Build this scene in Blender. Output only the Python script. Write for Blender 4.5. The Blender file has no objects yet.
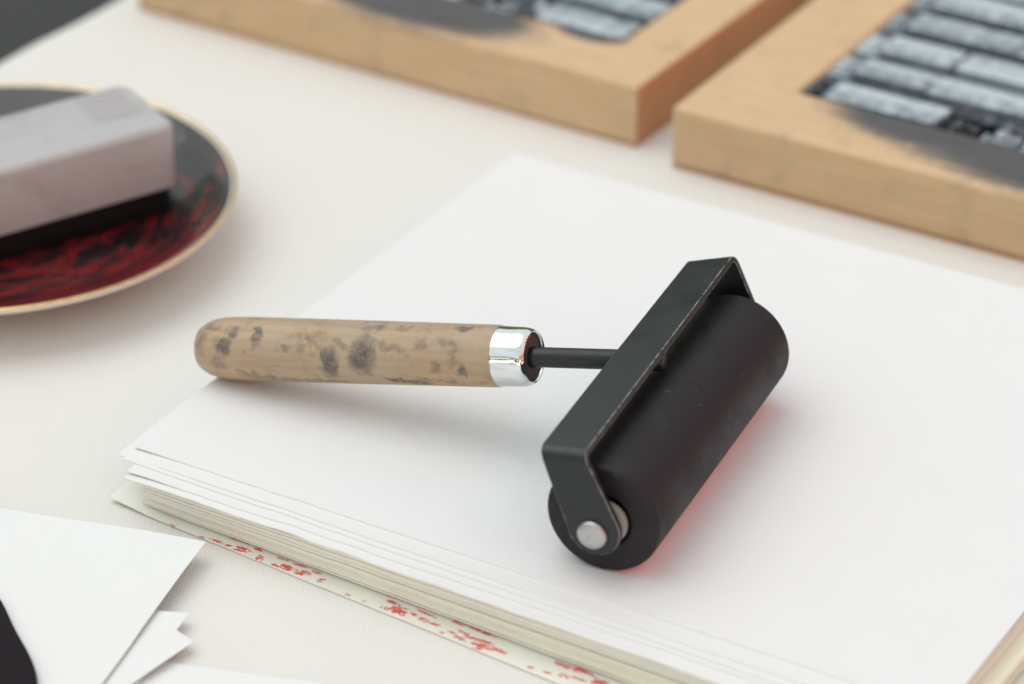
import bpy, bmesh, math, random
from mathutils import Vector, Matrix, noise
random.seed(4)
S = 0.01                      # everything below is written in centimetres
scn = bpy.context.scene
COL = scn.collection
PI = math.pi

# ------------------------------------------------------------------ camera numbers (also used to read positions)
F, TH, H, D = 3370.0, math.radians(30.0), 1.3, 88.0
CAM = Vector((0, -D*math.cos(TH), H + D*math.sin(TH)))
FW = Vector((0, math.cos(TH), -math.sin(TH))); UP = Vector((0, math.sin(TH), math.cos(TH))); RT = Vector((1, 0, 0))
def at(u, v, z):              # where the sight line through a point of the photo meets the height z
    d = FW*F + RT*(u-512) - UP*(v-342)
    return CAM + d*((z-CAM.z)/d.z)

R, HL = 1.417, 4.475          # ink roller: radius and half length
# ------------------------------------------------------------------ helpers
def tag(o, label=None, cat=None, group=None, kind=None):
    if label: o['label'] = label
    if cat: o['category'] = cat
    if group: o['group'] = group
    if kind: o['kind'] = kind
    return o
def empty(name, loc, rz=0):
    o = bpy.data.objects.new(name, None); COL.objects.link(o)
    o.location = Vector(loc)*S; o.rotation_euler = (0, 0, rz); o.empty_display_size = .01
    return o
def link(name, bm, mat, parent=None, smooth=True, bevel=0, seg=2, angle=35, loc=None, rz=0):
    bmesh.ops.recalc_face_normals(bm, faces=bm.faces)
    bm.transform(Matrix.Scale(S, 4))
    me = bpy.data.meshes.new(name); bm.to_mesh(me); bm.free()
    o = bpy.data.objects.new(name, me); COL.objects.link(o)
    me.materials.append(mat)
    if smooth:
        for p in me.polygons: p.use_smooth = True
        try: me.set_sharp_from_angle(angle=math.radians(angle))
        except Exception: pass
    if bevel:
        b = o.modifiers.new('bevel', 'BEVEL'); b.width = bevel*S; b.segments = seg
        b.limit_method = 'ANGLE'; b.angle_limit = math.radians(40); b.harden_normals = False
    if parent: o.parent = parent
    if loc is not None: o.location = Vector(loc)*S
    if rz: o.rotation_euler = (0, 0, rz)
    return o
def box(bm, x0, x1, y0, y1, z0, z1):
    v = [bm.verts.new((x, y, z)) for z in (z0, z1) for x, y in ((x0, y0), (x1, y0), (x1, y1), (x0, y1))]
    for f in ((3,2,1,0), (4,5,6,7), (0,1,5,4), (1,2,6,5), (2,3,7,6), (3,0,4,7)): bm.faces.new([v[i] for i in f])
def lathe(bm, prof, o, ax, n=64):     # prof: (distance along the axis, radius)
    ax = Vector(ax).normalized(); o = Vector(o)
    e1 = ax.orthogonal().normalized(); e2 = ax.cross(e1)
    rings = []
    for s, r in prof:
        if r < 1e-6: rings.append([bm.verts.new(o+ax*s)])
        else: rings.append([bm.verts.new(o+ax*s+(e1*math.cos(2*PI*k/n)+e2*math.sin(2*PI*k/n))*r) for k in range(n)])
    for a, b in zip(rings, rings[1:]):
        for k in range(n):
            q = (k+1) % n
            if len(a) == 1 and len(b) == 1: continue
            if len(a) == 1: bm.faces.new((a[0], b[k], b[q]))
            elif len(b) == 1: bm.faces.new((a[k], a[q], b[0]))
            else: bm.faces.new((a[k], a[q], b[q], b[k]))

# ------------------------------------------------------------------ materials
def mat(name, col, rough=.5, metal=0, spec=.5, coat=0):
    m = bpy.data.materials.new(name); m.use_nodes = True
    b = m.node_tree.nodes['Principled BSDF']
    b.inputs['Base Color'].default_value = (*col, 1); b.inputs['Roughness'].default_value = rough
    b.inputs['Metallic'].default_value = metal; b.inputs['Specular IOR Level'].default_value = spec
    b.inputs['Coat Weight'].default_value = coat
    return m, m.node_tree, b
class NT:
    def __init__(s, nt): s.nt = nt
    def n(s, t, **k):
        x = s.nt.nodes.new(t)
        for a, v in k.items(): setattr(x, a, v)
        return x
    def l(s, a, b): s.nt.links.new(a, b)
    def coords(s, scale=(1, 1, 1), rot=(0, 0, 0), kind='Object', loc=(0, 0, 0)):   # object coordinates in cm
        c = s.n('ShaderNodeTexCoord'); m = s.n('ShaderNodeMapping')
        m.inputs['Scale'].default_value = [100*k for k in scale]; m.inputs['Rotation'].default_value = rot
        m.inputs['Location'].default_value = loc
        s.l(c.outputs[kind], m.inputs['Vector']); return m.outputs['Vector']
    def noise(s, vec, scale, detail=4, rough=.5, dist=0):
        x = s.n('ShaderNodeTexNoise'); x.inputs['Scale'].default_value = scale; x.inputs['Detail'].default_value = detail
        x.inputs['Roughness'].default_value = rough; x.inputs['Distortion'].default_value = dist
        s.l(vec, x.inputs['Vector']); return x.outputs['Fac']
    def ramp(s, fac, stops):
        x = s.n('ShaderNodeValToRGB'); cr = x.color_ramp
        while len(cr.elements) < len(stops): cr.elements.new(.5)
        for e, (p, c) in zip(cr.elements, stops):
            e.position = p; e.color = (c, c, c, 1) if isinstance(c, (int, float)) else (*c, 1)
        s.l(fac, x.inputs['Fac']); return x.outputs['Color']
    def mix(s, fac, a, b, mode='MIX'):
        x = s.n('ShaderNodeMix', data_type='RGBA', blend_type=mode)
        for sock, v in ((x.inputs[0], fac), (x.inputs[6], a), (x.inputs[7], b)):
            if hasattr(v, 'is_linked'): s.l(v, sock)
            elif isinstance(v, (int, float)): sock.default_value = v if sock == x.inputs[0] else (v, v, v, 1)
            else: sock.default_value = (*v, 1)
        return x.outputs[2]
    def math(s, op, a, b=0, c=None, clamp=False):
        x = s.n('ShaderNodeMath', operation=op, use_clamp=clamp)
        for i, v in enumerate((a, b) if c is None else (a, b, c)):
            if hasattr(v, 'is_linked'): s.l(v, x.inputs[i])
            else: x.inputs[i].default_value = v
        return x.outputs[0]
    def bump(s, h, strength, dist, normal_of):
        x = s.n('ShaderNodeBump'); x.inputs['Strength'].default_value = strength; x.inputs['Distance'].default_value = dist*S
        s.l(h, x.inputs['Height']); s.l(x.outputs['Normal'], normal_of.inputs['Normal']); return x
    def blob(s, vec, c, r, soft=.5):       # 1 inside an ellipsoid round c with radii r, 0 outside (c, r in cm)
        m = s.n('ShaderNodeMapping', vector_type='POINT')
        m.inputs['Location'].default_value = [-a/b for a, b in zip(c, r)]; m.inputs['Scale'].default_value = [1/b for b in r]
        s.l(vec, m.inputs['Vector'])
        g = s.n('ShaderNodeVectorMath', operation='LENGTH'); s.l(m.outputs['Vector'], g.inputs[0])
        k = s.n('ShaderNodeMapRange', interpolation_type='SMOOTHSTEP'); s.l(g.outputs['Value'], k.inputs['Value'])
        k.inputs['From Min'].default_value = 1+soft; k.inputs['From Max'].default_value = 1-soft
        return k.outputs['Result']

def cloth_mat():
    m, nt, b = mat('woven cotton', (.70, .69, .66), .9, spec=.2); t = NT(nt)
    v = t.coords(rot=(0, 0, math.radians(4)))
    w = t.n('ShaderNodeTexWave', wave_type='BANDS', bands_direction='X', wave_profile='SIN')
    w.inputs['Scale'].default_value = 3.6; w.inputs['Distortion'].default_value = .35; w.inputs['Detail'].default_value = 2
    w.inputs['Detail Scale'].default_value = 1.5; t.l(v, w.inputs['Vector'])
    w2 = t.n('ShaderNodeTexWave', wave_type='BANDS', bands_direction='Y', wave_profile='SIN')
    w2.inputs['Scale'].default_value = 5.5; w2.inputs['Distortion'].default_value = 1; w2.inputs['Detail Scale'].default_value = 3; t.l(v, w2.inputs['Vector'])
    h = t.math('ADD', w.outputs['Fac'], t.math('MULTIPLY', w2.outputs['Fac'], .35))
    n = t.noise(v, .25, 3)
    c = t.mix(n, (.78, .775, .745), (.82, .815, .785))
    c = t.mix(t.math('MULTIPLY', h, .10), c, (.62, .60, .55))
    # tiny dark specks
    sp = t.noise(v, 1.3, 1, .4); sp = t.ramp(sp, [(.0, 0), (.765, 0), (.785, 1)])
    c = t.mix(t.math('MULTIPLY', sp, .0), c, (.2, .18, .15))
    t.l(c, b.inputs['Base Color']); t.bump(h, .28, .016, b); return m
def paper_mat(name, col, edge_noise=.02):
    m, nt, b = mat(name, col, .75, spec=.3); t = NT(nt); v = t.coords()
    a = t.noise(v, .5, 4); f = t.noise(v, 12, 4, .6)
    c = t.mix(a, [k*.975 for k in col], col); c = t.mix(t.math('MULTIPLY', f, .06), c, [k*.85 for k in col])
    t.l(c, b.inputs['Base Color'])
    h = t.math('ADD', t.math('MULTIPLY', a, 1.0), t.math('MULTIPLY', f, .02)); t.bump(h, .5, .16, b)
    b.inputs['Subsurface Weight'].default_value = 0
    return m
def wood_mat(name, rot, stains=(), light=(.72, .53, .335), dark=(.58, .40, .225)):
    m, nt, b = mat(name, light, .55, spec=.35); t = NT(nt)
    v = t.coords(scale=(.35, 5, 5), rot=rot); vo = t.coords()
    g = t.noise(v, .8, 6, .6, .3); big = t.noise(vo, .35, 3)
    c = t.mix(t.ramp(g, [(.3, 0), (.7, 1)]), dark, light)
    c = t.mix(t.math('MULTIPLY', big, .5), c, (.70, .49, .28))
    sm = t.ramp(t.noise(vo, .9, 5, .6), [(.56, 0), (.72, 1)])
    c = t.mix(t.math('MULTIPLY', sm, .32), c, (.22, .19, .16))
    if stains:
        ed = t.math('ADD', t.math('MULTIPLY', t.noise(vo, 2.2, 6, .75), .45), t.math('MULTIPLY', t.noise(t.coords(scale=(.25, 4, 4), rot=rot), 1.4, 5, .7), .55)); tot = None
        for cc, rr in stains:
            k = t.blob(vo, cc, rr, .42); tot = k if tot is None else t.math('MAXIMUM', tot, k)
        k = t.math('MULTIPLY', tot, t.ramp(t.math('ADD', t.math('MULTIPLY', tot, .34), ed), [(.56, 0), (.74, 1)]))
        st = t.mix(t.noise(t.coords(scale=(.3, 3, 3), rot=rot), 1.1, 5, .75), (.012, .020, .032), (.075, .10, .135))
        c = t.mix(t.math('MULTIPLY', k, .92), c, st)
    t.l(c, b.inputs['Base Color']); t.bump(g, .25, .03, b); return m

M = {}
M['cloth'] = cloth_mat()
M['paper'] = paper_mat('white printing paper', (.83, .84, .85))
M['cream'] = paper_mat('cream paper', (.94, .93, .76))
M['cream2'] = paper_mat('pale cream paper', (.90, .89, .82))
M['greenish'] = paper_mat('pale greenish newsprint', (.86, .88, .80))
M['tissue'] = paper_mat('cool white tissue', (.84, .865, .865))
M['redprint'], _, _ = mat('red printing ink', (.78, .10, .09), .6)
m, nt, b = mat('dark floor', (.055, .058, .062), .8); t = NT(nt)
c = t.mix(t.noise(t.coords(), .05, 4), (.030, .032, .035), (.048, .050, .053)); t.l(c, b.inputs['Base Color']); M['floor'] = m
m, nt, b = mat('black felt', (.014, .011, .015), .85, spec=.2); t = NT(nt)
n = t.noise(t.coords(), 18, 4, .7); t.bump(n, .4, .03, b); M['felt'] = m

# handle wood: pale, greasy, with ink finger marks (their places are set further down)
m, nt, b = mat('black enamelled steel', (.018, .022, .026), .38, spec=.5); t = NT(nt); v = t.coords()
n1 = t.noise(v, 9, 5, .65); n2 = t.noise(v, 1.2, 4)
t.l(t.mix(n2, (.006, .008, .010), (.016, .020, .024)), b.inputs['Base Color'])
t.l(t.ramp(n2, [(.3, .24), (.7, .42)]), b.inputs['Roughness']); t.bump(n1, .15, .01, b)
geo = t.n('ShaderNodeNewGeometry'); pt = t.ramp(geo.outputs['Pointiness'], [(.53, 0), (.6, 1)])
sc = t.ramp(t.noise(t.coords(scale=(1, .25, 1)), 14, 3, .7), [(.0, 0), (.70, 0), (.74, 1)])
t.l(t.mix(t.math('MULTIPLY', sc, .30), b.inputs['Base Color'].links[0].from_socket, (.22, .23, .24)), b.inputs['Base Color'])
M['enamel'] = m
m, nt, b = mat('enamel worn along the bends', (.05, .055, .06), .4); t = NT(nt); v = t.coords()
k = t.ramp(t.noise(v, 4, 5, .75), [(.40, 0), (.56, 1)])
t.l(t.mix(k, (.02, .024, .027), (.30, .31, .31)), b.inputs['Base Color']); t.l(t.mix(k, .35, .3), b.inputs['Roughness']); M['worn'] = m
m, nt, b = mat('black rubber', (.022, .017, .020), .62, spec=.32); t = NT(nt); v = t.coords()
n1 = t.noise(v, 1.0, 5, .6); f = t.noise(v, 30, 3, .6)
c = t.mix(n1, (.012, .0105, .0135), (.025, .0205, .026))
sxr = t.n('ShaderNodeSeparateXYZ'); t.l(v, sxr.inputs[0])
sp = t.ramp(t.noise(v, 5, 2, .5), [(.0, 0), (.70, 0), (.75, 1)])
c = t.mix(t.math('MULTIPLY', sp, .35), c, (.16, .13, .13))
zz = t.math('ADD', sxr.outputs['Z'], t.math('MULTIPLY', n1, .12))
red_under = t.n('ShaderNodeMapRange'); red_under.inputs['From Min'].default_value = .64; red_under.inputs['From Max'].default_value = .56; t.l(zz, red_under.inputs['Value'])
# red added on the roller's hidden underside, to bounce red onto the paper
aby = t.math('ABSOLUTE', sxr.outputs['Y']); side = t.n('ShaderNodeMapRange'); t.l(aby, side.inputs['Value'])
side.inputs['From Min'].default_value = HL-.06; side.inputs['From Max'].default_value = HL-.14
fwd = t.n('ShaderNodeMapRange'); t.l(sxr.outputs['X'], fwd.inputs['Value']); fwd.inputs['From Min'].default_value = .05; fwd.inputs['From Max'].default_value = .25
side = t.math('MULTIPLY', side.outputs['Result'], fwd.outputs['Result'])
c = t.mix(t.math('MULTIPLY', red_under.outputs['Result'], side), c, (.80, .25, .22))
t.l(c, b.inputs['Base Color']); t.l(t.ramp(n1, [(.35, .5), (.7, .72)]), b.inputs['Roughness']); t.bump(f, .35, .012, b)
M['rubber'] = m
m, nt, b = mat('chromed steel', (.86, .87, .87), .07, 1); t = NT(nt)
n = t.noise(t.coords(), 2.5, 3); t.bump(n, .06, .02, b)
sm = t.ramp(t.noise(t.coords(scale=(.15, 1.6, 1.6)), 2.2, 4, .7), [(.50, 0), (.72, .45)])  # grey-green streaks: reflections of the surroundings painted into the chrome colour
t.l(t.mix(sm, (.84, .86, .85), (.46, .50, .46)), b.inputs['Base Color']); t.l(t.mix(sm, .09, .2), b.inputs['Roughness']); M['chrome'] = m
m, nt, b = mat('dull steel', (.55, .55, .54), .34, 1); t = NT(nt)
n = t.noise(t.coords(), 8, 4, .7); t.l(t.ramp(n, [(.3, .25), (.75, .6)]), b.inputs['Roughness'])
t.l(t.mix(n, (.36, .35, .33), (.66, .66, .65)), b.inputs['Base Color']); t.bump(n, .25, .02, b); M['steel'] = m
M['nylon'], _, _ = mat('off-white nylon', (.36, .35, .32), .5)
m, nt, b = mat('dark end grain', (.05, .038, .032), .6); t = NT(nt)
n = t.noise(t.coords(), 5, 4, .7); t.l(t.mix(n, (.025, .022, .022), (.12, .085, .065)), b.inputs['Base Color']); M['endgrain'] = m
M['redink'], _, _ = mat('wet red ink', (.62, .03, .02), .25)
m, nt, b = mat('white porcelain', (.80, .79, .76), .12, spec=.5, coat=.5); M['porcelain'] = m
m, nt, b = mat('gold lustre', (.74, .52, .20), .25, 1); t = NT(nt)
n = t.noise(t.coords(), 3, 5, .7)
t.l(t.mix(t.ramp(n, [(.4, 0), (.62, 1)]), (.84, .63, .30), (.68, .46, .22)), b.inputs['Base Color']); M['gold'] = m
m, nt, b = mat('grey plastic', (.40, .37, .39), .32, spec=.5); t = NT(nt)
v = t.coords(); n = t.noise(v, .8, 5, .65, .6)
c = t.mix(n, (.44, .45, .46), (.53, .54, .55))
k = t.ramp(t.noise(t.coords(scale=(.35, 1.3, 1)), 1.2, 5, .7, .8), [(.53, 0), (.66, 1)])
c = t.mix(t.math('MULTIPLY', k, .28), c, (.20, .19, .21)); t.l(c, b.inputs['Base Color'])
t.l(t.ramp(n, [(.3, .25), (.7, .45)]), b.inputs['Roughness']); M['greyplastic'] = m
m, nt, b = mat('ink-soaked black sponge', (.004, .004, .005), .45, spec=.3); t = NT(nt)
n = t.noise(t.coords(), 6, 5, .8); t.bump(n, .9, .12, b); M['sponge'] = m

# ink film lying in the plate: black, with wine red streaks where it is thin
m, nt, b = mat('red and black ink', (.02, .004, .006), .12, spec=.6, coat=.6); t = NT(nt)
vo = t.coords(); g = t.n('ShaderNodeVectorMath', operation='LENGTH')
sx = t.n('ShaderNodeSeparateXYZ'); t.l(vo, sx.inputs[0])
ang = t.math('ARCTAN2', sx.outputs['Y'], sx.outputs['X'])
rad = t.math('SQRT', t.math('ADD', t.math('MULTIPLY', sx.outputs['X'], sx.outputs['X']), t.math('MULTIPLY', sx.outputs['Y'], sx.outputs['Y'])))
cv = t.n('ShaderNodeCombineXYZ'); t.l(t.math('MULTIPLY', ang, 1.6), cv.inputs[0]); t.l(t.math('MULTIPLY', rad, 1.3), cv.inputs[1])
n = t.noise(cv.outputs[0], 1.6, 6, .7, .6)
# more red on the side towards the camera
bias = t.math('MULTIPLY', sx.outputs['Y'], -.022); n = t.math('ADD', n, bias)
c = t.mix(t.ramp(n, [(.50, 0), (.62, 1)]), (.006, .004, .007), (.24, .010, .014))
t.l(c, b.inputs['Base Color']); t.bump(t.noise(vo, 1.1, 6, .75), .8, .22, b); M['inkfilm'] = m

def metal_type(name, base, dark, seed):
    m, nt, b = mat(name, base, .36, .8); t = NT(nt); v = t.coords(loc=(seed, seed, 0))
    oi = t.n('ShaderNodeObjectInfo'); n = t.noise(v, 2.2, 6, .75)
    r = t.math('ADD', n, t.math('MULTIPLY', t.math('SUBTRACT', oi.outputs['Random'], .5), .22))
    t.l(t.mix(t.ramp(r, [(.36, 0), (.56, 1)]), dark, base), b.inputs['Base Color'])
    t.l(t.ramp(n, [(.3, .55), (.7, .3)]), b.inputs['Roughness']); t.bump(n, .5, .05, b); return m
M['lead'] = metal_type('grey type metal', (.68, .75, .81), (.30, .35, .39), 0)
M['leaddark'] = metal_type('inky type metal', (.20, .22, .25), (.03, .033, .04), 7)

# ------------------------------------------------------------------ setting: floor far below
bm = bmesh.new(); box(bm, -1500, 1500, -1500, 1500, -78, -75)
tag(link('floor', bm, M['floor'], smooth=False), kind='structure')

# tablecloth: flat top, rolls over the table edge at the far left and hangs down
ev = Vector((-13.44+16.18, 24.56-20.58, 0)).normalized(); en = Vector((-ev.y, ev.x, 0))      # along the edge / outwards
ep = Vector((-16.18, 20.58, 0))
bm = bmesh.new()
prof = [(-75, 0), (-50, 0), (-35, 0), (-20, 0), (-10, 0), (-5, 0), (-2.5, 0), (-1.2, -.02), (-.5, -.12), (0, -.45), (.22, -1.0), (.3, -2), (.35, -8), (.6, -22), (.9, -38)]
rows = []
N = 90
for i in range(N+1):
    s = -75+150*i/N; r = []
    for d, z in prof:
        p = ep+ev*s+en*(d + .18*math.sin(s*.35)+.1*math.sin(s*.9+1) + (.5*math.sin(s*.5)*min(1, -z/8) if z < -1 else 0))
        r.append(bm.verts.new((p.x, p.y, z+.015*noise.noise(Vector((p.x*.12, p.y*.12, 0))))))
    rows.append(r)
for a, b2 in zip(rows, rows[1:]):
    for k in range(len(prof)-1): bm.faces.new((a[k], b2[k], b2[k+1], a[k+1]))
tag(link('tablecloth', bm, M['cloth'], angle=80), 'off-white ribbed cotton tablecloth under everything on the table', 'tablecloth')

# ------------------------------------------------------------------ sheets
def sheet(name, corner, az, w, l, z0, mt, th=.022, wave=.012, seed=0, nx=40, ny=30, lift=None, rough_edge=.03, square=90, parent=None):
    """corner = near-left corner; az = direction of the near edge; w along it, l away from it; lift(x, y) -> extra height"""
    a = math.radians(az); ex = Vector((math.cos(a), math.sin(a), 0)); b_ = a+math.radians(square); ey = Vector((math.cos(b_), math.sin(b_), 0))
    bm = bmesh.new(); top = []; bot = []
    for j in range(ny+1):
        rt, rb = [], []
        for i in range(nx+1):
            x, y = w*(i/nx), l*(j/ny)
            dx = dy = 0
            if j == 0: dy = rough_edge*noise.noise(Vector((x*.9, seed*3.1, 0)))+rough_edge*.5*noise.noise(Vector((x*3, seed*3.1, 4)))
            if i == 0: dx = rough_edge*noise.noise(Vector((seed*2.3, y*.9, 5)))
            if j == ny: dy = rough_edge*noise.noise(Vector((x*.9, seed*3.1, 8)))
            z = z0+wave*noise.noise(Vector((x*.16, y*.16, seed*.15)))+(lift(x, y) if lift else 0)
            p = ex*(x+dx)+ey*(y+dy)
            rt.append(bm.verts.new((p.x, p.y, z+th))); rb.append(bm.verts.new((p.x, p.y, z)))
        top.append(rt); bot.append(rb)
    for j in range(ny):
        for i in range(nx):
            bm.faces.new((top[j][i], top[j][i+1], top[j+1][i+1], top[j+1][i]))
            bm.faces.new((bot[j][i], bot[j+1][i], bot[j+1][i+1], bot[j][i+1]))
    for i in range(nx):
        bm.faces.new((bot[0][i], bot[0][i+1], top[0][i+1], top[0][i])); bm.faces.new((top[ny][i], top[ny][i+1], bot[ny][i+1], bot[ny][i]))
    for j in range(ny):
        bm.faces.new((top[j][0], top[j+1][0], bot[j+1][0], bot[j][0])); bm.faces.new((bot[j][nx], bot[j+1][nx], top[j+1][nx], top[j][nx]))
    bm.normal_update()
    for f_ in bm.faces:
        if abs(f_.normal.z) < .5 and f_.calc_area() > 0: f_.material_index = 1
    o = link(name, bm, mt, parent, angle=50, loc=(corner[0], corner[1], 0))
    o.data.materials.append(M['cream2'] if th > .02 else mt)
    return o
EX = Vector((math.cos(math.radians(-30.4)), math.sin(math.radians(-30.4)), 0)); EY = Vector((-EX.y, EX.x, 0))
SG = 'sheets of the paper stack under the brayer'
# bottom printed sheet
bl = lambda x, y: .20*math.exp(-((x-.1)**2/.5+(y-.9)**2/.6)) + .05*math.exp(-x/1.5)
o = sheet('paper_sheet', (-9.98, -5.70), -35.0, 22.6, 19, .02, M['greenish'], th=.03, wave=.0, seed=1, lift=bl)
tag(o, 'bottom printed sheet of the stack, its edge marked with red print', 'paper', SG)
bottom = o
o = sheet('paper_sheet', (-9.05, -5.62), -32.7, 22.6, 18.6, .075, M['cream2'], th=.03, wave=.004, seed=1.05)
tag(o, 'second sheet from the bottom of the stack, lying on the red-printed one', 'paper', SG)
# body of the stack
nb = 19
for k in range(nb):
    f = k/(nb-1)
    az = -32.6+(2.1*f)+random.uniform(-.25, .25)
    c = Vector((-9.10, -5.98, 0)).lerp(Vector((-9.0, -6.50, 0)), f)+EX*random.uniform(-.05, .05)+EY*random.uniform(-.05, .05)
    w = 22.0+random.uniform(-.12, .12)-.5*f
    w = Vector((-9.35, -5.17, 0)).dot(EX)+21.82-c.dot(EX)-.14+random.uniform(-.08, .04)
    if k in (8, 9): w += .42
    if k in (2, 3): w += .30
    if k in (12, 16): c += EY*.07
    o = sheet('paper_sheet', c, az, w, 18.4+random.uniform(-.1, .1), .112+.0527*k, M['cream'] if k % 5 else M['cream2'], th=.049, wave=.002, seed=1.1+k*.02, rough_edge=.03)
    tag(o, 'cream sheet edge inside the body of the paper stack, below the white top sheets', 'paper', SG)
# the white top sheets, fanned out towards the front
tops = [((-9.52, -6.30), -31.5, 22.1, 18.6, 1.118, 'widest fanned white sheet with a torn edge, lowest of the white top sheets', .05),
        ((-9.45, -6.12), -30.6, 22.0, 18.5, 1.154, 'fourth white sheet from the top of the stack', .05),
        ((-9.62, -5.62), -31.3, 21.9, 18.6, 1.190, 'third white sheet from the top of the stack', .03),
        ((-9.76, -5.40), -30.9, 22.3, 18.7, 1.226, 'second white sheet from the top, its far left corner standing out past the top sheet', .03),
        ((-9.35, -5.17), -30.4, 21.82, 18.6, 1.262, 'topmost white sheet of the stack, directly under the brayer', .02)]
REND = Vector((-9.35, -5.17, 0)).dot(EX)+21.82      # where the right-hand side of the stack ends
for i, (c, az, w, l, z, lab, re) in enumerate(tops):
    if i < 4: w = REND-Vector((c[0], c[1], 0)).dot(EX)-.10-.02*i
    cv = (lambda x, y, i=i: (-.05*math.exp(-(x*x+y*y)/1.2) if i in (0, 3) else 0) )
    if i == 4: cv = lambda x, y: .035*math.exp(-(x*x+(y-18.6)**2)/2.5)
    o = sheet('paper_sheet', c, az, w, l, z, M['paper'], th=.033, wave=.002, seed=1.5+i*.02, lift=cv, rough_edge=re, nx=70)
    tag(o, lab, 'paper', SG)

# red print on the bottom sheet: short broken strokes along its edge
def zoomed(l, ox, oy, sc): return [(ox+a/sc, oy+b_/sc, ox+c_/sc, oy+d/sc, w) for a, b_, c_, d, w in l]
strokes = zoomed([(335,12,485,78,9),(385,70,455,90,7),(400,104,440,114,14),(262,62,278,68,5),(298,72,338,84,6),(358,94,380,100,6),(150,17,168,24,6),
 (472,106,495,114,8),(482,138,500,148,13),(545,100,585,112,12),(610,124,645,138,10),(668,150,706,164,9),(560,143,595,153,5),(615,163,658,176,5),(688,190,718,202,6),
 (535,166,562,174,6),(570,172,605,186,13),(620,194,665,204,12),(708,226,733,231,11),(815,280,832,285,5),(880,305,895,310,5),
 (955,266,995,284,10),(1000,284,1024,294,8),(975,302,1012,316,6),(985,330,1024,348,14),(948,330,978,338,9)], 130, 520, 3.793)
strokes += zoomed([(110,105,132,114,8),(140,118,200,146,7),(85,124,112,134,6),(112,138,140,148,5),(95,150,132,164,12),(150,158,172,168,7),(172,150,215,168,5),(178,174,196,182,8),(198,184,228,194,7),
 (280,182,306,193,8),(322,196,388,224,7),(292,210,322,222,6),(262,214,286,222,6),(278,228,312,240,8),(318,228,402,254,8),(336,246,384,262,10),(396,262,426,276,9),(340,262,360,268,5),
 (240,216,252,220,5),(506,320,518,326,6),(552,336,576,342,5),(590,310,664,336,9),(596,344,628,354,9),(650,324,702,346,8),(704,358,742,370,9),(640,352,672,362,5),(690,366,720,373,7)], 360, 560, 3.012)
bm = bmesh.new()
for (u0, v0, u1, v1, w) in strokes:
    a, c = at(u0, v0, .055), at(u1, v1, .055); d = (c-a); L = max(d.length, .02); d.normalize(); n = Vector((-d.y, d.x, 0))
    hw = w/3.4/40/.62*.52
    for sub in range(3):               # every mark is three broken, parallel streaks
        off = (sub-1)*hw*.75; a2 = a+n*(off+random.uniform(-.2, .2)*hw)+d*L*random.uniform(-.12, .12); L2 = L*random.uniform(1.0, 1.5); h2 = hw*random.uniform(.3, .55)
        k = max(3, int(L2/.05)); up, lo = [], []
        for i in range(k+1):
            f = i/k; e = math.sin(PI*min(max(f, .04), .96))**.4
            up.append(a2+d*L2*f+n*h2*e*random.uniform(.3, 1.3)); lo.append(a2+d*L2*f-n*h2*e*random.uniform(.3, 1.3))
        for i in range(k):
            if random.random() < .14: continue
            bm.faces.new([bm.verts.new((p.x-bottom.location.x/S, p.y-bottom.location.y/S, sub)) for p in (lo[i], lo[i+1], up[i+1], up[i])])
for v in bm.verts:     # lay the print on the sheet's real surface
    x, y = v.co.x, v.co.y; a = math.radians(-35); lx = x*math.cos(a)+y*math.sin(a); ly = -x*math.sin(a)+y*math.cos(a)
    v.co.z = .02+.03+bl(lx, ly)+.004+.0015*v.co.z
link('red_print', bm, M['redprint'], bottom, smooth=False)

# loose sheets in the front left corner
LG = 'loose white sheets in the front left corner'
def loose(corner, az_mid, w, l, z, lift, lab, half=45, th=.012, seed=0, wave=.03):
    """corner = the visible corner; the two edges leave it at az_mid -/+ half"""
    o = sheet('loose_sheet', corner, az_mid-half, w, l, z, M['tissue'], th=th, wave=wave, seed=seed, lift=lift, rough_edge=.015, square=2*half, nx=50, ny=50)
    # sheet() keeps the corner at its origin with x along az, y along az+square
    return tag(o, lab, 'paper', LG)
cA, cB, cC, cE = at(206, 542, .50), at(189, 611, .36), at(194, 643, .26), at(150, 660, .12)
up_ = lambda h, r: (lambda x, y: h*math.exp(-(x*x+y*y)/(r*r)))
loose((cE.x-1.2, cE.y+.38, 0), -58, 11, 11, .03, lambda x, y: .05*math.exp(-y*.6), 'lowest loose white sheet, its long front edge curving along the bottom of the photo', seed=5)
loose(cC, 181, 14, 12, .135, up_(.15, 2.2), 'loose white sheet whose raised corner sticks out lowest over the tablecloth', 49, seed=6, wave=.01)
loose(cB, 210, 14, 12, .10, up_(.19, 2.0), 'loose white sheet with a small raised corner just under the big top sheet', 40, seed=7, wave=.01)
loose(cA, 205.5, 14, 12, .21, up_(.29, 4.5), 'big topmost loose white sheet with its corner near the paper stack', 45, seed=8, wave=.01)

# black thing lying on them at the very left
bm = bmesh.new()
out = [at(u, v, .45) for u, v in ((-60, 560), (-30, 572), (-5, 590), (4, 603), (12, 622), (20, 637), (28, 650), (34, 663), (38, 676), (38, 692), (30, 712), (5, 740), (-60, 760), (-170, 740), (-210, 660), (-160, 580))]
n = len(out); cen = sum(out, Vector())/n
rings = []
for inset, z in ((.0, .30), (-.0, .40), (.05, .46), (.16, .50), (.6, .52), (1.2, .50)):
    rings.append([bm.verts.new(((p.x+(cen.x-p.x)*inset/3), (p.y+(cen.y-p.y)*inset/3), z+.012*noise.noise(p*.8))) for p in out])
for a, b2 in zip(rings, rings[1:]):
    for k in range(n): bm.faces.new((a[k], a[(k+1) % n], b2[(k+1) % n], b2[k]))
bm.faces.new(rings[-1]); bm.faces.new(rings[0][::-1])
o = link('black_cloth', bm, M['felt'], angle=180); sb = o.modifiers.new('sub', 'SUBSURF'); sb.levels = sb.render_levels = 2
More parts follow.
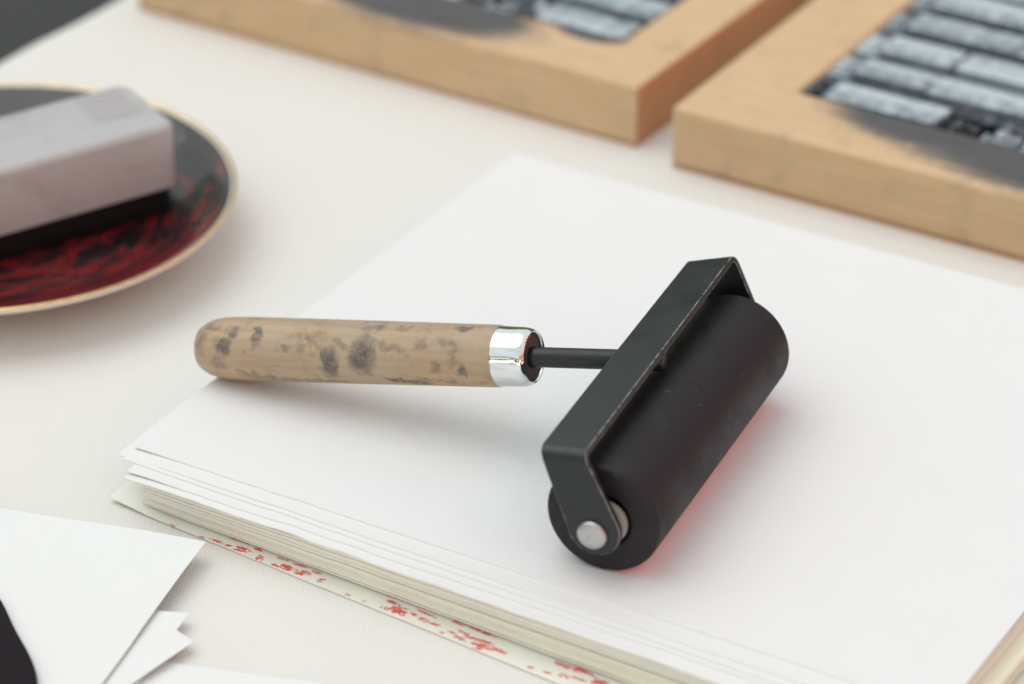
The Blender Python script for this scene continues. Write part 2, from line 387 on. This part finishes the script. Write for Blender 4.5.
tag(o, 'black cloth edge cut off at the left of the photo, on the loose white sheets', 'cloth')

# ------------------------------------------------------------------ brayer
AZ = math.radians(66.2-90)
BR = empty('brayer', (3.892, -6.589, H), AZ)          # local x = along the handle towards the roller, y = along the roller
tag(BR, 'black rubber ink roller with an ink-smudged wooden handle, lying on the white sheets', 'ink roller')
P0 = Vector((-12.205, -.078, .825)); DD = (Vector((-.955, .17, 2.985))-P0).normalized()
# handle
bm = bmesh.new()
hp = [(-.80, 0), (-.795, .10), (-.78, .21), (-.745, .34), (-.68, .45), (-.62, .55), (-.49, .64), (-.34, .71), (-.17, .755), (0, .785), (.25, .802), (.8, .812), (2, .81), (4, .80), (6, .785), (7.70, .772), (7.78, .762), (7.80, .72), (7.80, .5)]
lathe(bm, hp, P0, DD, 72)
m, nt, b = mat('smudged beech handle', (.50, .36, .22), .55, spec=.3, coat=.08); t = NT(nt)
vo = t.coords()
# a frame along the handle for the grain
tilt = math.asin(DD.z)
mp = t.n('ShaderNodeMapping', vector_type='POINT'); mp.inputs['Rotation'].default_value = (0, tilt, 0); t.l(vo, mp.inputs['Vector'])
mp2 = t.n('ShaderNodeMapping'); mp2.inputs['Scale'].default_value = (.18, 2.6, 2.6); t.l(mp.outputs[0], mp2.inputs['Vector'])
g = t.noise(mp2.outputs[0], 1.6, 6, .65, .2); cl = t.noise(vo, .7, 4, .6)
c = t.mix(t.ramp(g, [(.3, 0), (.72, 1)]), (.39, .262, .158), (.575, .415, .262))
c = t.mix(t.ramp(cl, [(.35, 0), (.65, .55)]), c, (.42, .37, .29))
# general grime: broken small smears
gr = t.math('MULTIPLY', t.ramp(t.noise(vo, 1.1, 5, .62), [(.50, 0), (.66, 1)]), t.ramp(t.noise(vo, 6, 4, .7), [(.40, 0), (.6, 1)]))
c = t.mix(t.math('MULTIPLY', gr, .55), c, (.10, .095, .10))
# finger marks: (distance along the handle, height on the side facing the photo, size along, size across)
rot = Matrix.Rotation(-AZ, 3, 'Z'); e2 = (rot @ (-FW)); e2 = (e2-DD*e2.dot(DD)).normalized(); e1 = e2.cross(DD)
if e1.z < 0: e1 = -e1
marks = [(3.38, -.30, .22, .40), (4.28, -.14, .36, .48), (4.45, .28, .24, .16), (3.75, .22, .22, .10), (1.32, .38, .15, .22), (1.30, .06, .14, .08), (.62, .36, .15, .16), (.42, .46, .14, .1), (.38, .05, .26, .22),
         (-.35, .1, .16, .35), (-.1, .52, .3, .1), (1.2, -.66, .55, .12), (2.0, -.73, .7, .10), (3.3, -.74, .6, .08), (5.3, -.68, .9, .10), (6.3, -.66, .5, .1), (7.0, -.42, .14, .16), (6.35, -.38, .16, .16),
         (5.05, .14, .45, .12), (5.9, .22, .2, .12), (6.6, .28, .3, .1), (7.0, .66, .4, .08), (4.4, .62, .5, .1), (2.15, .0, .1, .12), (2.75, .25, .08, .07), (.9, -.60, .3, .1), (5.4, .6, .3, .1), (.2, -.4, .2, .2)]
wob = t.n('ShaderNodeTexNoise'); wob.inputs['Scale'].default_value = 3.5; wob.inputs['Detail'].default_value = 4; t.l(vo, wob.inputs['Vector'])
wv = t.n('ShaderNodeVectorMath', operation='SUBTRACT'); t.l(wob.outputs['Color'], wv.inputs[0]); wv.inputs[1].default_value = (.5, .5, .5)
ws = t.n('ShaderNodeVectorMath', operation='SCALE'); t.l(wv.outputs[0], ws.inputs[0]); ws.inputs['Scale'].default_value = .55
wa = t.n('ShaderNodeVectorMath', operation='ADD'); t.l(vo, wa.inputs[0]); t.l(ws.outputs[0], wa.inputs[1])
tot = None
for s, h, rs, rh in marks:
    hh = max(-.78, min(.78, h)); p = P0+DD*s+e1*hh+e2*math.sqrt(max(.79**2-hh*hh, .02))
    k = t.blob(wa.outputs[0], p, (rs, max(rh, .1)*1.1, rh*1.0), .45)
    if rs*rh < .07 and s not in (1.32, .62, .38, 7.0): k = t.math('MULTIPLY', k, .6)
    tot = k if tot is None else t.math('MAXIMUM', tot, k)
tex = t.ramp(t.noise(vo, 5, 6, .75), [(.30, .35), (.60, 1)])
c = t.mix(t.math('MULTIPLY', t.math('MULTIPLY', tot, tex), .9), c, (.075, .073, .085))
pr = P0+DD*.95+e1*-.12+e2*.8
c = t.mix(t.math('MULTIPLY', t.blob(wa.outputs[0], pr, (.06, .06, .05), .5), .8), c, (.55, .07, .04))
t.l(c, b.inputs['Base Color']); t.bump(g, .2, .02, b)
link('handle', bm, m, BR, angle=50)
# ferrule
bm = bmesh.new()
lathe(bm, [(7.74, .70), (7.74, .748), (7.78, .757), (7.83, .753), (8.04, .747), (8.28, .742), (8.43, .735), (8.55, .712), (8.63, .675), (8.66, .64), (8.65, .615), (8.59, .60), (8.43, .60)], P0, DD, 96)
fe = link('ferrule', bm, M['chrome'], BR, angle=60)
bm = bmesh.new(); lathe(bm, [(8.2, .60), (8.57, .60), (8.585, .57), (8.585, .2)], P0, DD, 64)
link('end_plug', bm, M['endgrain'], fe, angle=50)
bm = bmesh.new()      # red ink caught along the ferrule's front edge
e1r, e2r = e1, e2
pts = []
for i in range(25):
    a = math.radians(2+i*74/24)   # from the viewer's side upwards
    dirv = (e2r*math.cos(a)+e1r*math.sin(a)); w = math.sin(PI*i/24)**.4*.042*(1+.3*math.sin(i*2.1))+.004
    pts.append((P0+DD*8.605+dirv*.612, w, dirv))
prev = None
for p, w, dv in pts:
    ring = [bm.verts.new(p+(dv*math.cos(q)*1.0+DD*math.sin(q)*1.5)*w) for q in [2*PI*k/8 for k in range(8)]]
    if prev:
        for k in range(8): bm.faces.new((prev[k], prev[(k+1) % 8], ring[(k+1) % 8], ring[k]))
    else: bm.faces.new(ring)
    prev = ring
bm.faces.new(prev)
link('red_ink_smear', bm, M['redink'], fe, angle=180)
# rod
bm = bmesh.new(); lathe(bm, [(8.4, 0), (8.4, .262), (8.75, .262), (8.78, .25), (12.06, .25), (12.11, .22), (12.13, .16), (12.13, 0)], P0, DD, 40)
link('rod', bm, M['enamel'], BR, angle=40)
# frame: one bent steel strip
YO, TK, RB = HL+.50, .15, .30
c0 = Vector((0, 0, R)); ct = Vector((-.85, 0, 3.34)); mvec = (ct-c0); T = mvec.length; mvec.normalize()
w0 = Vector((mvec.z, 0, -mvec.x)); w1 = Vector((1, 0, 0))
def bar_h(y): return .56+.06*(y+YO)/(2*YO)
def bar_w(y):      # the strip is slightly twisted from end to end
    a = math.radians(7+12*(y+YO)/(2*YO)); return Vector((math.cos(a), 0, math.sin(a)))
st = []     # (centre outer, width dir, half width, inward thickness dir)
def arm_stations(sg):
    L_ = []
    for q in range(9):
        a = math.radians(88-88*q/8); L_.append((-.65*math.sin(a), .65*math.cos(a)))
    for q in range(1, 9): L_.append(((T-RB)*q/8, .65+(bar_h(sg*YO)-.65)*q/8))
    out = []
    for tt, hw in L_:
        f = max(0, tt/T); wd = w0.lerp(bar_w(sg*YO), f**1.5).normalized()
        out.append((c0+mvec*tt+Vector((0, sg*YO, 0)), wd, hw, Vector((0, -sg, 0))))
    for q in range(1, 8):
        a = math.radians(90*q/8)
        pos = c0+mvec*(T-RB+RB*math.sin(a))+Vector((0, sg*(YO-RB+RB*math.cos(a)), 0))
        out.append((pos, bar_w(pos.y), bar_h(pos.y), Vector((0, -sg, 0))*math.cos(a)-mvec*math.sin(a)))
    return out
near, far = arm_stations(-1), arm_stations(1)
bar = [(c0+mvec*T+Vector((0, -(YO-RB)+(2*(YO-RB))*q/16, 0)), bar_w(-(YO-RB)+(2*(YO-RB))*q/16), bar_h(-(YO-RB)+(2*(YO-RB))*q/16), -mvec) for q in range(17)]
st = near+bar+far[::-1]
bm = bmesh.new(); prev = None
for c_, wd, hw, th in st:
    k_ = max(0, (c_-c0).z/2)*(c_.y+YO)/(2*YO); c_ = c_+Vector((-.075*k_, 0, .17*k_))
    q = [c_-wd*hw, c_+wd*hw, c_+wd*hw+th*TK, c_-wd*hw+th*TK]; ring = [bm.verts.new(p) for p in q]
    if prev:
        for k in range(4): bm.faces.new((prev[k], prev[(k+1) % 4], ring[(k+1) % 4], ring[k]))
    else: bm.faces.new(ring)
    prev = ring
bm.faces.new(prev)
fo = link('frame', bm, M['enamel'], BR, angle=50, bevel=.035, seg=3)
fo.data.materials.append(M['worn']); fo.modifiers['bevel'].material = 1
# rivets + axle
for sg in (-1, 1):
    bm = bmesh.new()
    lathe(bm, [(0, .36), (.035, .375), (.08, .365), (.13, .32), (.165, .24), (.185, .15), (.19, 0)], (-.03, sg*(YO-.01), R-.11), (0, sg, 0), 40)
    link('rivet', bm, M['steel'], BR, angle=60)
# roller
bm = bmesh.new()
f = .13; pr_ = [(-HL+.5, .3), (-HL+.06, .70), (-HL, .74)]
pr_ += [(-HL, R-f-.02)]+[(-HL+f-f*math.cos(a), R-f+f*math.sin(a)) for a in [math.radians(90*k/6) for k in range(1, 7)]]
full = pr_+[(-HL+1.5*k, R) for k in range(1, 6)]+[(-s, r) for s, r in pr_[::-1]]
lathe(bm, full, (0, 0, R), (0, 1, 0), 128)
ro = link('roller', bm, M['rubber'], BR, angle=40)
for sg in (-1, 1):
    bm = bmesh.new(); lathe(bm, [(0, .56), (.10, .56), (.13, .52), (.14, .3), (.48, .28), (.48, 0)], (.08, sg*(HL-.04), R-.02), (0, sg, 0), 48)
    link('bushing', bm, M['nylon'], ro, angle=50)

# ------------------------------------------------------------------ plate with ink
PC = (-14.72, 8.01, 0)
PL = empty('ink_plate', PC); tag(PL, 'white saucer with a gold rim, smeared with dark red and black ink', 'plate')
PR = 6.95
bm = bmesh.new()
lathe(bm, [(.40, 0), (.40, 3.9), (.46, 4.4), (.66, 5.1), (.98, 5.8), (1.34, 6.4), (1.585, PR-.12), (1.60, PR-.06), (1.58, PR), (1.52, PR+.01), (1.44, PR-.05), (1.12, 6.35), (.72, 5.6), (.35, 4.6), (.16, 3.9), (.0, 3.8), (.0, 3.5), (.12, 3.4), (.12, 0)], (0, 0, 0), (0, 0, 1), 128)
link('plate_body', bm, M['porcelain'], PL, angle=50)
bm = bmesh.new(); lathe(bm, [(1.585, PR-.10), (1.612, PR-.08), (1.622, PR-.045), (1.607, PR+.008), (1.58, PR+.016), (1.565, PR+.004), (1.57, PR-.05), (1.585, PR-.10)], (0, 0, 0), (0, 0, 1), 128)
link('gold_rim', bm, M['gold'], PL, angle=60)
bm = bmesh.new(); n = 128; prof = [(.0, .43), (2, .43), (3.9, .435), (4.4, .50), (5.1, .70), (5.8, 1.02), (6.3, 1.30), (6.78, 1.575), (6.86, 1.60)]
rings = []
for r, z in prof:
    if r == 0: rings.append([bm.verts.new((0, 0, z))]); continue
    rg = []
    for k in range(n):
        a = 2*PI*k/n; rr = r
        if r > 6.5: rr = r-.02+.03*noise.noise(Vector((math.cos(a)*3, math.sin(a)*3, 0)))
        zz = z-(.03 if r == 6.86 else 0)
        rg.append(bm.verts.new((rr*math.cos(a), rr*math.sin(a), zz)))
    rings.append(rg)
for a, b2 in zip(rings, rings[1:]):
    for k in range(n):
        q = (k+1) % n
        if len(a) == 1: bm.faces.new((a[0], b2[k], b2[q]))
        else: bm.faces.new((a[k], a[q], b2[q], b2[k]))
link('ink_film', bm, M['inkfilm'], PL, angle=60)

# block lying in the plate: grey plastic grip with ribs, black sponge below
blk = empty('ink_block', (-14.45, 7.60, 0), math.radians(33.3)); tag(blk, 'grey plastic block with a ribbed end and black sponge underside, lying in the inky plate', 'ink applicator')
bw, bd = 5.0, 1.60
def rrect(hx, hy, r, n=6):
    pts = []
    for cx, cy, a0 in ((hx-r, hy-r, 0), (-hx+r, hy-r, 90), (-hx+r, -hy+r, 180), (hx-r, -hy+r, 270)):
        for k in range(n+1):
            a = math.radians(a0+90*k/n); pts.append((cx+r*math.cos(a), cy+r*math.sin(a)))
    return pts
def loft(bm, levels):
    prev = None; first = None
    for pts, z in levels:
        ring = [bm.verts.new((x, y, z)) for x, y in pts]
        if prev:
            for k in range(len(ring)): bm.faces.new((prev[k], prev[(k+1) % len(ring)], ring[(k+1) % len(ring)], ring[k]))
        else: first = ring
        prev = ring
    bm.faces.new(first[::-1]); bm.faces.new(prev)
bm = bmesh.new()
lv = [(rrect(bw-.08, bd-.08, .45), 1.22), (rrect(bw, bd, .5), 1.29), (rrect(bw, bd, .5), 3.0)]
for k in range(1, 7):
    a = math.radians(90*k/6); lv.append((rrect(bw-.28+.28*math.cos(a), bd-.28+.28*math.cos(a), .5-.2*math.sin(a)), 3.0+.26*math.sin(a)))
loft(bm, lv)
link('grip', bm, M['greyplastic'], blk, angle=45)
gp = blk.children[0] if blk.children else None
for k in range(7):
    y = bd-.40-k*.27; bm = bmesh.new(); box(bm, bw-1.9, bw-.45, y-.045, y+.045, 3.23, 3.295)
    link('rib', bm, M['greyplastic'], bpy.data.objects['grip'], bevel=.02)
bm = bmesh.new(); pts = rrect(4.78, 1.5, .4)
loft(bm, [([(x*.97, y*.97) for x, y in pts], .45), (pts, .55), ([(x*1.01, y*1.01) for x, y in pts], .9), (pts, 1.26)])
link('sponge', bm, M['sponge'], blk, angle=60)

# ------------------------------------------------------------------ wooden trays with metal type
HT = 2.0
def tray(name, corner, az, length, depth, rim_front, rim_left, rim_right, stains, rounded, label, seed):
    """corner = near corner on the table where x starts; x along az, y away"""
    T_ = empty(name, (corner[0], corner[1], 0.0), math.radians(az)); tag(T_, label, 'type tray')
    wm = wood_mat('maple '+name+str(seed), (0, 0, 0), stains)
    wm2 = wood_mat('maple side '+name+str(seed), (0, 0, math.radians(90)), (), (.58, .40, .24), (.46, .29, .16))
    bm = bmesh.new(); zz = (.10, HT)
    oc = [(0, 0), (length, 0), (length, depth), (0, depth)]; ic = [(rim_left, rim_front), (length-rim_right, rim_front), (length-rim_right, depth-rim_front), (rim_left, depth-rim_front)]
    vo_ = [[bm.verts.new((x, y, z)) for x, y in oc] for z in zz]; vi_ = [[bm.verts.new((x, y, z)) for x, y in ic] for z in zz]
    for k in range(4):
        q = (k+1) % 4
        bm.faces.new((vo_[0][k], vo_[0][q], vo_[1][q], vo_[1][k])); bm.faces.new((vi_[0][q], vi_[0][k], vi_[1][k], vi_[1][q]))
        bm.faces.new((vo_[1][k], vo_[1][q], vi_[1][q], vi_[1][k])); bm.faces.new((vo_[0][q], vo_[0][k], vi_[0][k], vi_[0][q]))
    bm.normal_update(); bm.faces.ensure_lookup_table()
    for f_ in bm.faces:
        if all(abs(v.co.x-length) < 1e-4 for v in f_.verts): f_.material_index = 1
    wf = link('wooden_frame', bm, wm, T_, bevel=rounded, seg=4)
    wf.data.materials.append(wood_mat('maple in red shade '+name+str(seed), (0, 0, math.radians(90)), (), (.56, .27, .14), (.46, .20, .10)))  # right end face: shade and red bounce painted into the wood colour
    bm = bmesh.new(); box(bm, .03, length-.03,   .03, depth-.03, -.04, .098); link('base_board', bm, wood_mat('plywood '+name+str(seed), (0, 0, 0), (), (.58, .36, .24), (.50, .29, .19)), T_, bevel=.03)
    bm = bmesh.new(); box(bm, rim_left+.003, length-rim_right-.003, rim_front+.003, depth-rim_front-.003, .14, .8); link('bed', bm, M['leaddark'], T_, smooth=False)
    return T_
# right tray
c2 = (4.66, 12.56)
def tloc(c, az, p):
    a = math.radians(az); d = Vector((p.x-c[0], p.y-c[1])); return (d.x*math.cos(a)+d.y*math.sin(a), -d.x*math.sin(a)+d.y*math.cos(a))
tl = tloc(c2, -31.4, at(798, 91, HT))
tray2 = tray('type_tray', c2, -31.4, 22.0, 21.0, tl[1], tl[0], 1.8,
     [((tl[0]+4.4, tl[1]-.2, HT), (3.3, 1.5, .6)), ((tl[0]+9, tl[1]-.7, HT), (6, 2.0, .6))], .16,
     'light wooden tray of metal type at the right, beside the bigger gap, with a long dark ink smear', 2)
tray2['label'] = 'light wooden tray of metal type at the upper right, its near left corner in view'
c1 = (-12.15, 23.85); L1 = 18.78
a1 = -32.4
q1 = tloc(c1, a1, at(622, 42, HT)); 
s1 = tloc(c1, a1, at(425, 12, HT)); s1b = tloc(c1, a1, at(500, 25, HT)); s1c = tloc(c1, a1, at(590, 40, HT))
tray1 = tray('type_tray', c1, a1, L1, 17.0, q1[1]+.0, 1.6, L1-q1[0],
     [((s1[0]-.5, s1[1]+.3, HT), (4.3, 1.5, .6)), ((s1b[0]-.8, s1b[1]+.2, HT), (1.9, .9, .5)), ((s1c[0]-.2, s1c[1]+.35, HT), (1.3, .45, .4))], .10,
     'light wooden tray of metal type at the top centre, its near right corner in view', 1)

# metal type
protos = {}
def sort_obj(kind, wx, wy, z, mtl, face=False):
    key = (kind, round(wx, 2), round(wy, 2), mtl)
    if key not in protos:
        bm = bmesh.new()
        if kind == 'type_sort':      # shoulder with a raised printing face
            box(bm, 0, wx, 0, wy, 0, .86); g_ = .16*min(wx, wy)
            box(bm, g_, wx*.55, g_, wy-g_, .862, 1.0); box(bm, wx*.55+.05, wx-g_, g_, wy*.55, .862, 1.0)
        else: box(bm, 0, wx, 0, wy, 0, 1.0)
        o = link(kind, bm, M[mtl], bevel=.035, seg=2); 
        protos[key] = o; used = False
    o0 = protos[key]
    return key, o0
firsts = set()
def place_sort(kind, T_, x, y, z, wx, wy, mtl, label, cat, group, rz=0):
    key, o0 = sort_obj(kind, wx, wy, z, mtl)
    if key in firsts:
        o = o0.copy(); COL.objects.link(o)
    else: firsts.add(key); o = o0
    a = T_.rotation_euler.z; p = T_.location/S
    o.location = Vector((p.x+x*math.cos(a)-y*math.sin(a), p.y+x*math.sin(a)+y*math.cos(a), z-1.0))*S
    o.rotation_euler = (0, 0, a+rz)
    tag(o, label, cat, group); return o
rng = random.Random(11)
rowword = ['front', 'second', 'third', 'fourth', 'fifth', 'sixth', 'seventh', 'eighth', 'ninth', 'tenth', 'eleventh', 'twelfth']
def fill(T_, x0, x1, y0, y1, where, pitch, lead_w, slug_run, seed):
    rng = random.Random(seed); y = y0+.02; r = 0
    base_lead = lead_w
    while y+pitch < y1 and r < (11 if where == 'right' else 7):
        lead_w = base_lead
        x = x0+.03; rw = rowword[r]
        first = True
        run = slug_run(r)
        while x < x1-.5:
            if first: w, h, mm = .75, HT+.02, ('lead' if r else 'leaddark')
            elif (x-x0 < run if where == 'right' else x1-x < run): w = rng.choice((2.4, 3.2, 3.6)); h = HT+.08+rng.uniform(-.03, .06); mm = 'lead'
            else: w = rng.choice((.35, .45, .6, .8)); h = HT+rng.choice((-.55, -.1, .06, .14)); mm = rng.choice(('lead', 'leaddark', 'leaddark', 'lead'))
            w = min(w, x1-x-.02)
            if w < .2: break
            half = w < 1.0 and not first and rng.random() < .85
            if w > 1.5:      # long slugs lie in pairs
                hh = round((pitch-lead_w)*.5-.035, 2); lb = 'long shiny grey metal slug in the %s row of the %s tray' % (rw, where)
                place_sort('type_slug', T_, x, y, h, w, hh, mm, lb, 'metal type', 'metal type in the %s tray' % where, rng.uniform(-.006, .006))
                place_sort('type_slug', T_, x, y+hh+.03, h+rng.choice((-.12, -.04, .05)), w, hh, mm, lb, 'metal type', 'metal type in the %s tray' % where, rng.uniform(-.006, .006))
            elif half:
                hh = round((pitch-lead_w)*.5-.03, 2)
                place_sort('type_sort', T_, x, y, h, round(w, 2), hh, mm, 'small piece of grey metal type in the %s row of the %s tray' % (rw, where), 'metal type', 'metal type in the %s tray' % where)
                place_sort('type_sort', T_, x, y+hh+.03, HT+rng.choice((-.5, .02, .08)), round(w, 2), hh, rng.choice(('lead', 'leaddark')), 'small piece of grey metal type in the %s row of the %s tray' % (rw, where), 'metal type', 'metal type in the %s tray' % where)
            else:
                lb = ('blank end piece at the left of the %s row of type in the %s tray' if first else ('long shiny grey metal slug in the %s row of the %s tray' if w >= 1 else 'small piece of grey metal type in the %s row of the %s tray')) % (rw, where)
                place_sort('type_slug' if w >= 1 else 'type_sort', T_, x, y, h, round(w, 2), round(pitch-lead_w-.04, 2), mm, lb, 'metal type', 'metal type in the %s tray' % where, rng.uniform(-.012, .012))
            x += w+(.03 if first or rng.random() < .6 else .14); first = False
        place_sort('spacing_lead', T_, x0+.03, y+pitch-lead_w, HT-.16, round(min(x1-x0-.06, 14), 2), lead_w-.03, 'leaddark', 'low dark spacing strip behind the %s row of type in the %s tray' % (rw, where), 'spacing strip', 'spacing strips in the %s tray' % where)
        y += pitch; r += 1
fill(tray2, tl[0], 20.2, tl[1], 21.0-tl[1], 'right', 1.85, .60, lambda r: 4.3+.55*r, 3)
fill(tray1, q1[0]-9.4, q1[0]-.02, q1[1], 17.0-q1[1], 'centre', 1.85, .55, lambda r: 3.4, 8)
# the bright slugs at the near right corner of the centre tray
# ------------------------------------------------------------------ light
w = bpy.data.worlds.new('World'); scn.world = w; w.use_nodes = True
nt = w.node_tree; t = NT(nt); bg = nt.nodes['Background']
SUN_EL, SUN_AZ = math.radians(66), math.radians(152)          # direction the light comes from, azimuth from +x
sky = t.n('ShaderNodeTexSky', sky_type='NISHITA'); sky.sun_disc = False; sky.sun_elevation = SUN_EL
sky.sun_rotation = math.radians(90)-SUN_AZ; sky.air_density = 1; sky.dust_density = 3
tc = t.n('ShaderNodeTexCoord'); dirv = tc.outputs['Generated']
hs = t.n('ShaderNodeHueSaturation'); hs.inputs['Saturation'].default_value = .35; t.l(sky.outputs[0], hs.inputs['Color'])
sep = t.n('ShaderNodeSeparateXYZ'); t.l(dirv, sep.inputs[0])
clouds = t.noise(dirv, 1.6, 4)
c = t.mix(.7, hs.outputs[0], (11.2, 11.9, 11.7))
c = t.mix(t.math('MULTIPLY', clouds, .25), c, (8, 8.6, 8.5))
def sstep(x, a, b_):
    k = t.n('ShaderNodeMapRange', interpolation_type='SMOOTHSTEP'); t.l(x, k.inputs['Value'])
    k.inputs['From Min'].default_value = a; k.inputs['From Max'].default_value = b_; return k.outputs['Result']
el = sep.outputs['Z']; eln = t.math('ADD', el, t.math('MULTIPLY', t.math('SUBTRACT', t.noise(dirv, 5, 5, .7), .5), .22))
# trees round the place
tree = t.mix(t.noise(dirv, 14, 4, .8), (.35, .55, .30), (2.2, 3.0, 1.7))
c = t.mix(sstep(eln, .40, .30), c, tree)
# red light from an assumed, unseen awning beside the table
dr = t.n('ShaderNodeVectorMath', operation='DOT_PRODUCT'); t.l(dirv, dr.inputs[0]); dr.inputs[1].default_value = (.80, -.60, 0)
red = t.math('MULTIPLY', sstep(dr.outputs['Value'], .35, .55), sstep(eln, .58, .48))
c = t.mix(red, c, (10.5, 3.2, 2.4))
fr = t.n('ShaderNodeVectorMath', operation='DOT_PRODUCT'); t.l(dirv, fr.inputs[0]); fr.inputs[1].default_value = (-.35, -.93, 0)  # bright band in front: unseen fill, added to lift the near faces
c = t.mix(t.math('MULTIPLY', sstep(fr.outputs['Value'], .3, .6), sstep(eln, .34, .24)), c, t.mix(t.ramp(t.noise(dirv, 3.5, 3, .6), [(.42, 0), (.5, 1)]), (.5, .9, .5), (16, 16, 14)))
t.l(c, bg.inputs['Color']); bg.inputs['Strength'].default_value = .1
sd = bpy.data.lights.new('sun', 'SUN'); sd.energy = .95; sd.angle = math.radians(60); sd.color = (1, .98, .95)
so = bpy.data.objects.new('sun', sd); COL.objects.link(so)
dv = Vector((math.cos(SUN_EL)*math.cos(SUN_AZ), math.cos(SUN_EL)*math.sin(SUN_AZ), math.sin(SUN_EL)))
so.rotation_euler = dv.to_track_quat('Z', 'Y').to_euler(); so.location = dv*3

# ------------------------------------------------------------------ camera
cd = bpy.data.cameras.new('camera'); cd.sensor_width = 36; cd.lens = F/1024*36; cd.clip_start = .02; cd.clip_end = 100
cd.dof.use_dof = True; cd.dof.focus_distance = .82; cd.dof.aperture_fstop = 8.6; cd.dof.aperture_blades = 9
co = bpy.data.objects.new('camera', cd); COL.objects.link(co); co.location = CAM*S
co.rotation_euler = (math.radians(90)-TH, 0, 0); scn.camera = co
scn.view_settings.view_transform = 'Standard'; scn.view_settings.look = 'None'; scn.view_settings.gamma = 1
scn.view_settings.exposure = -.12
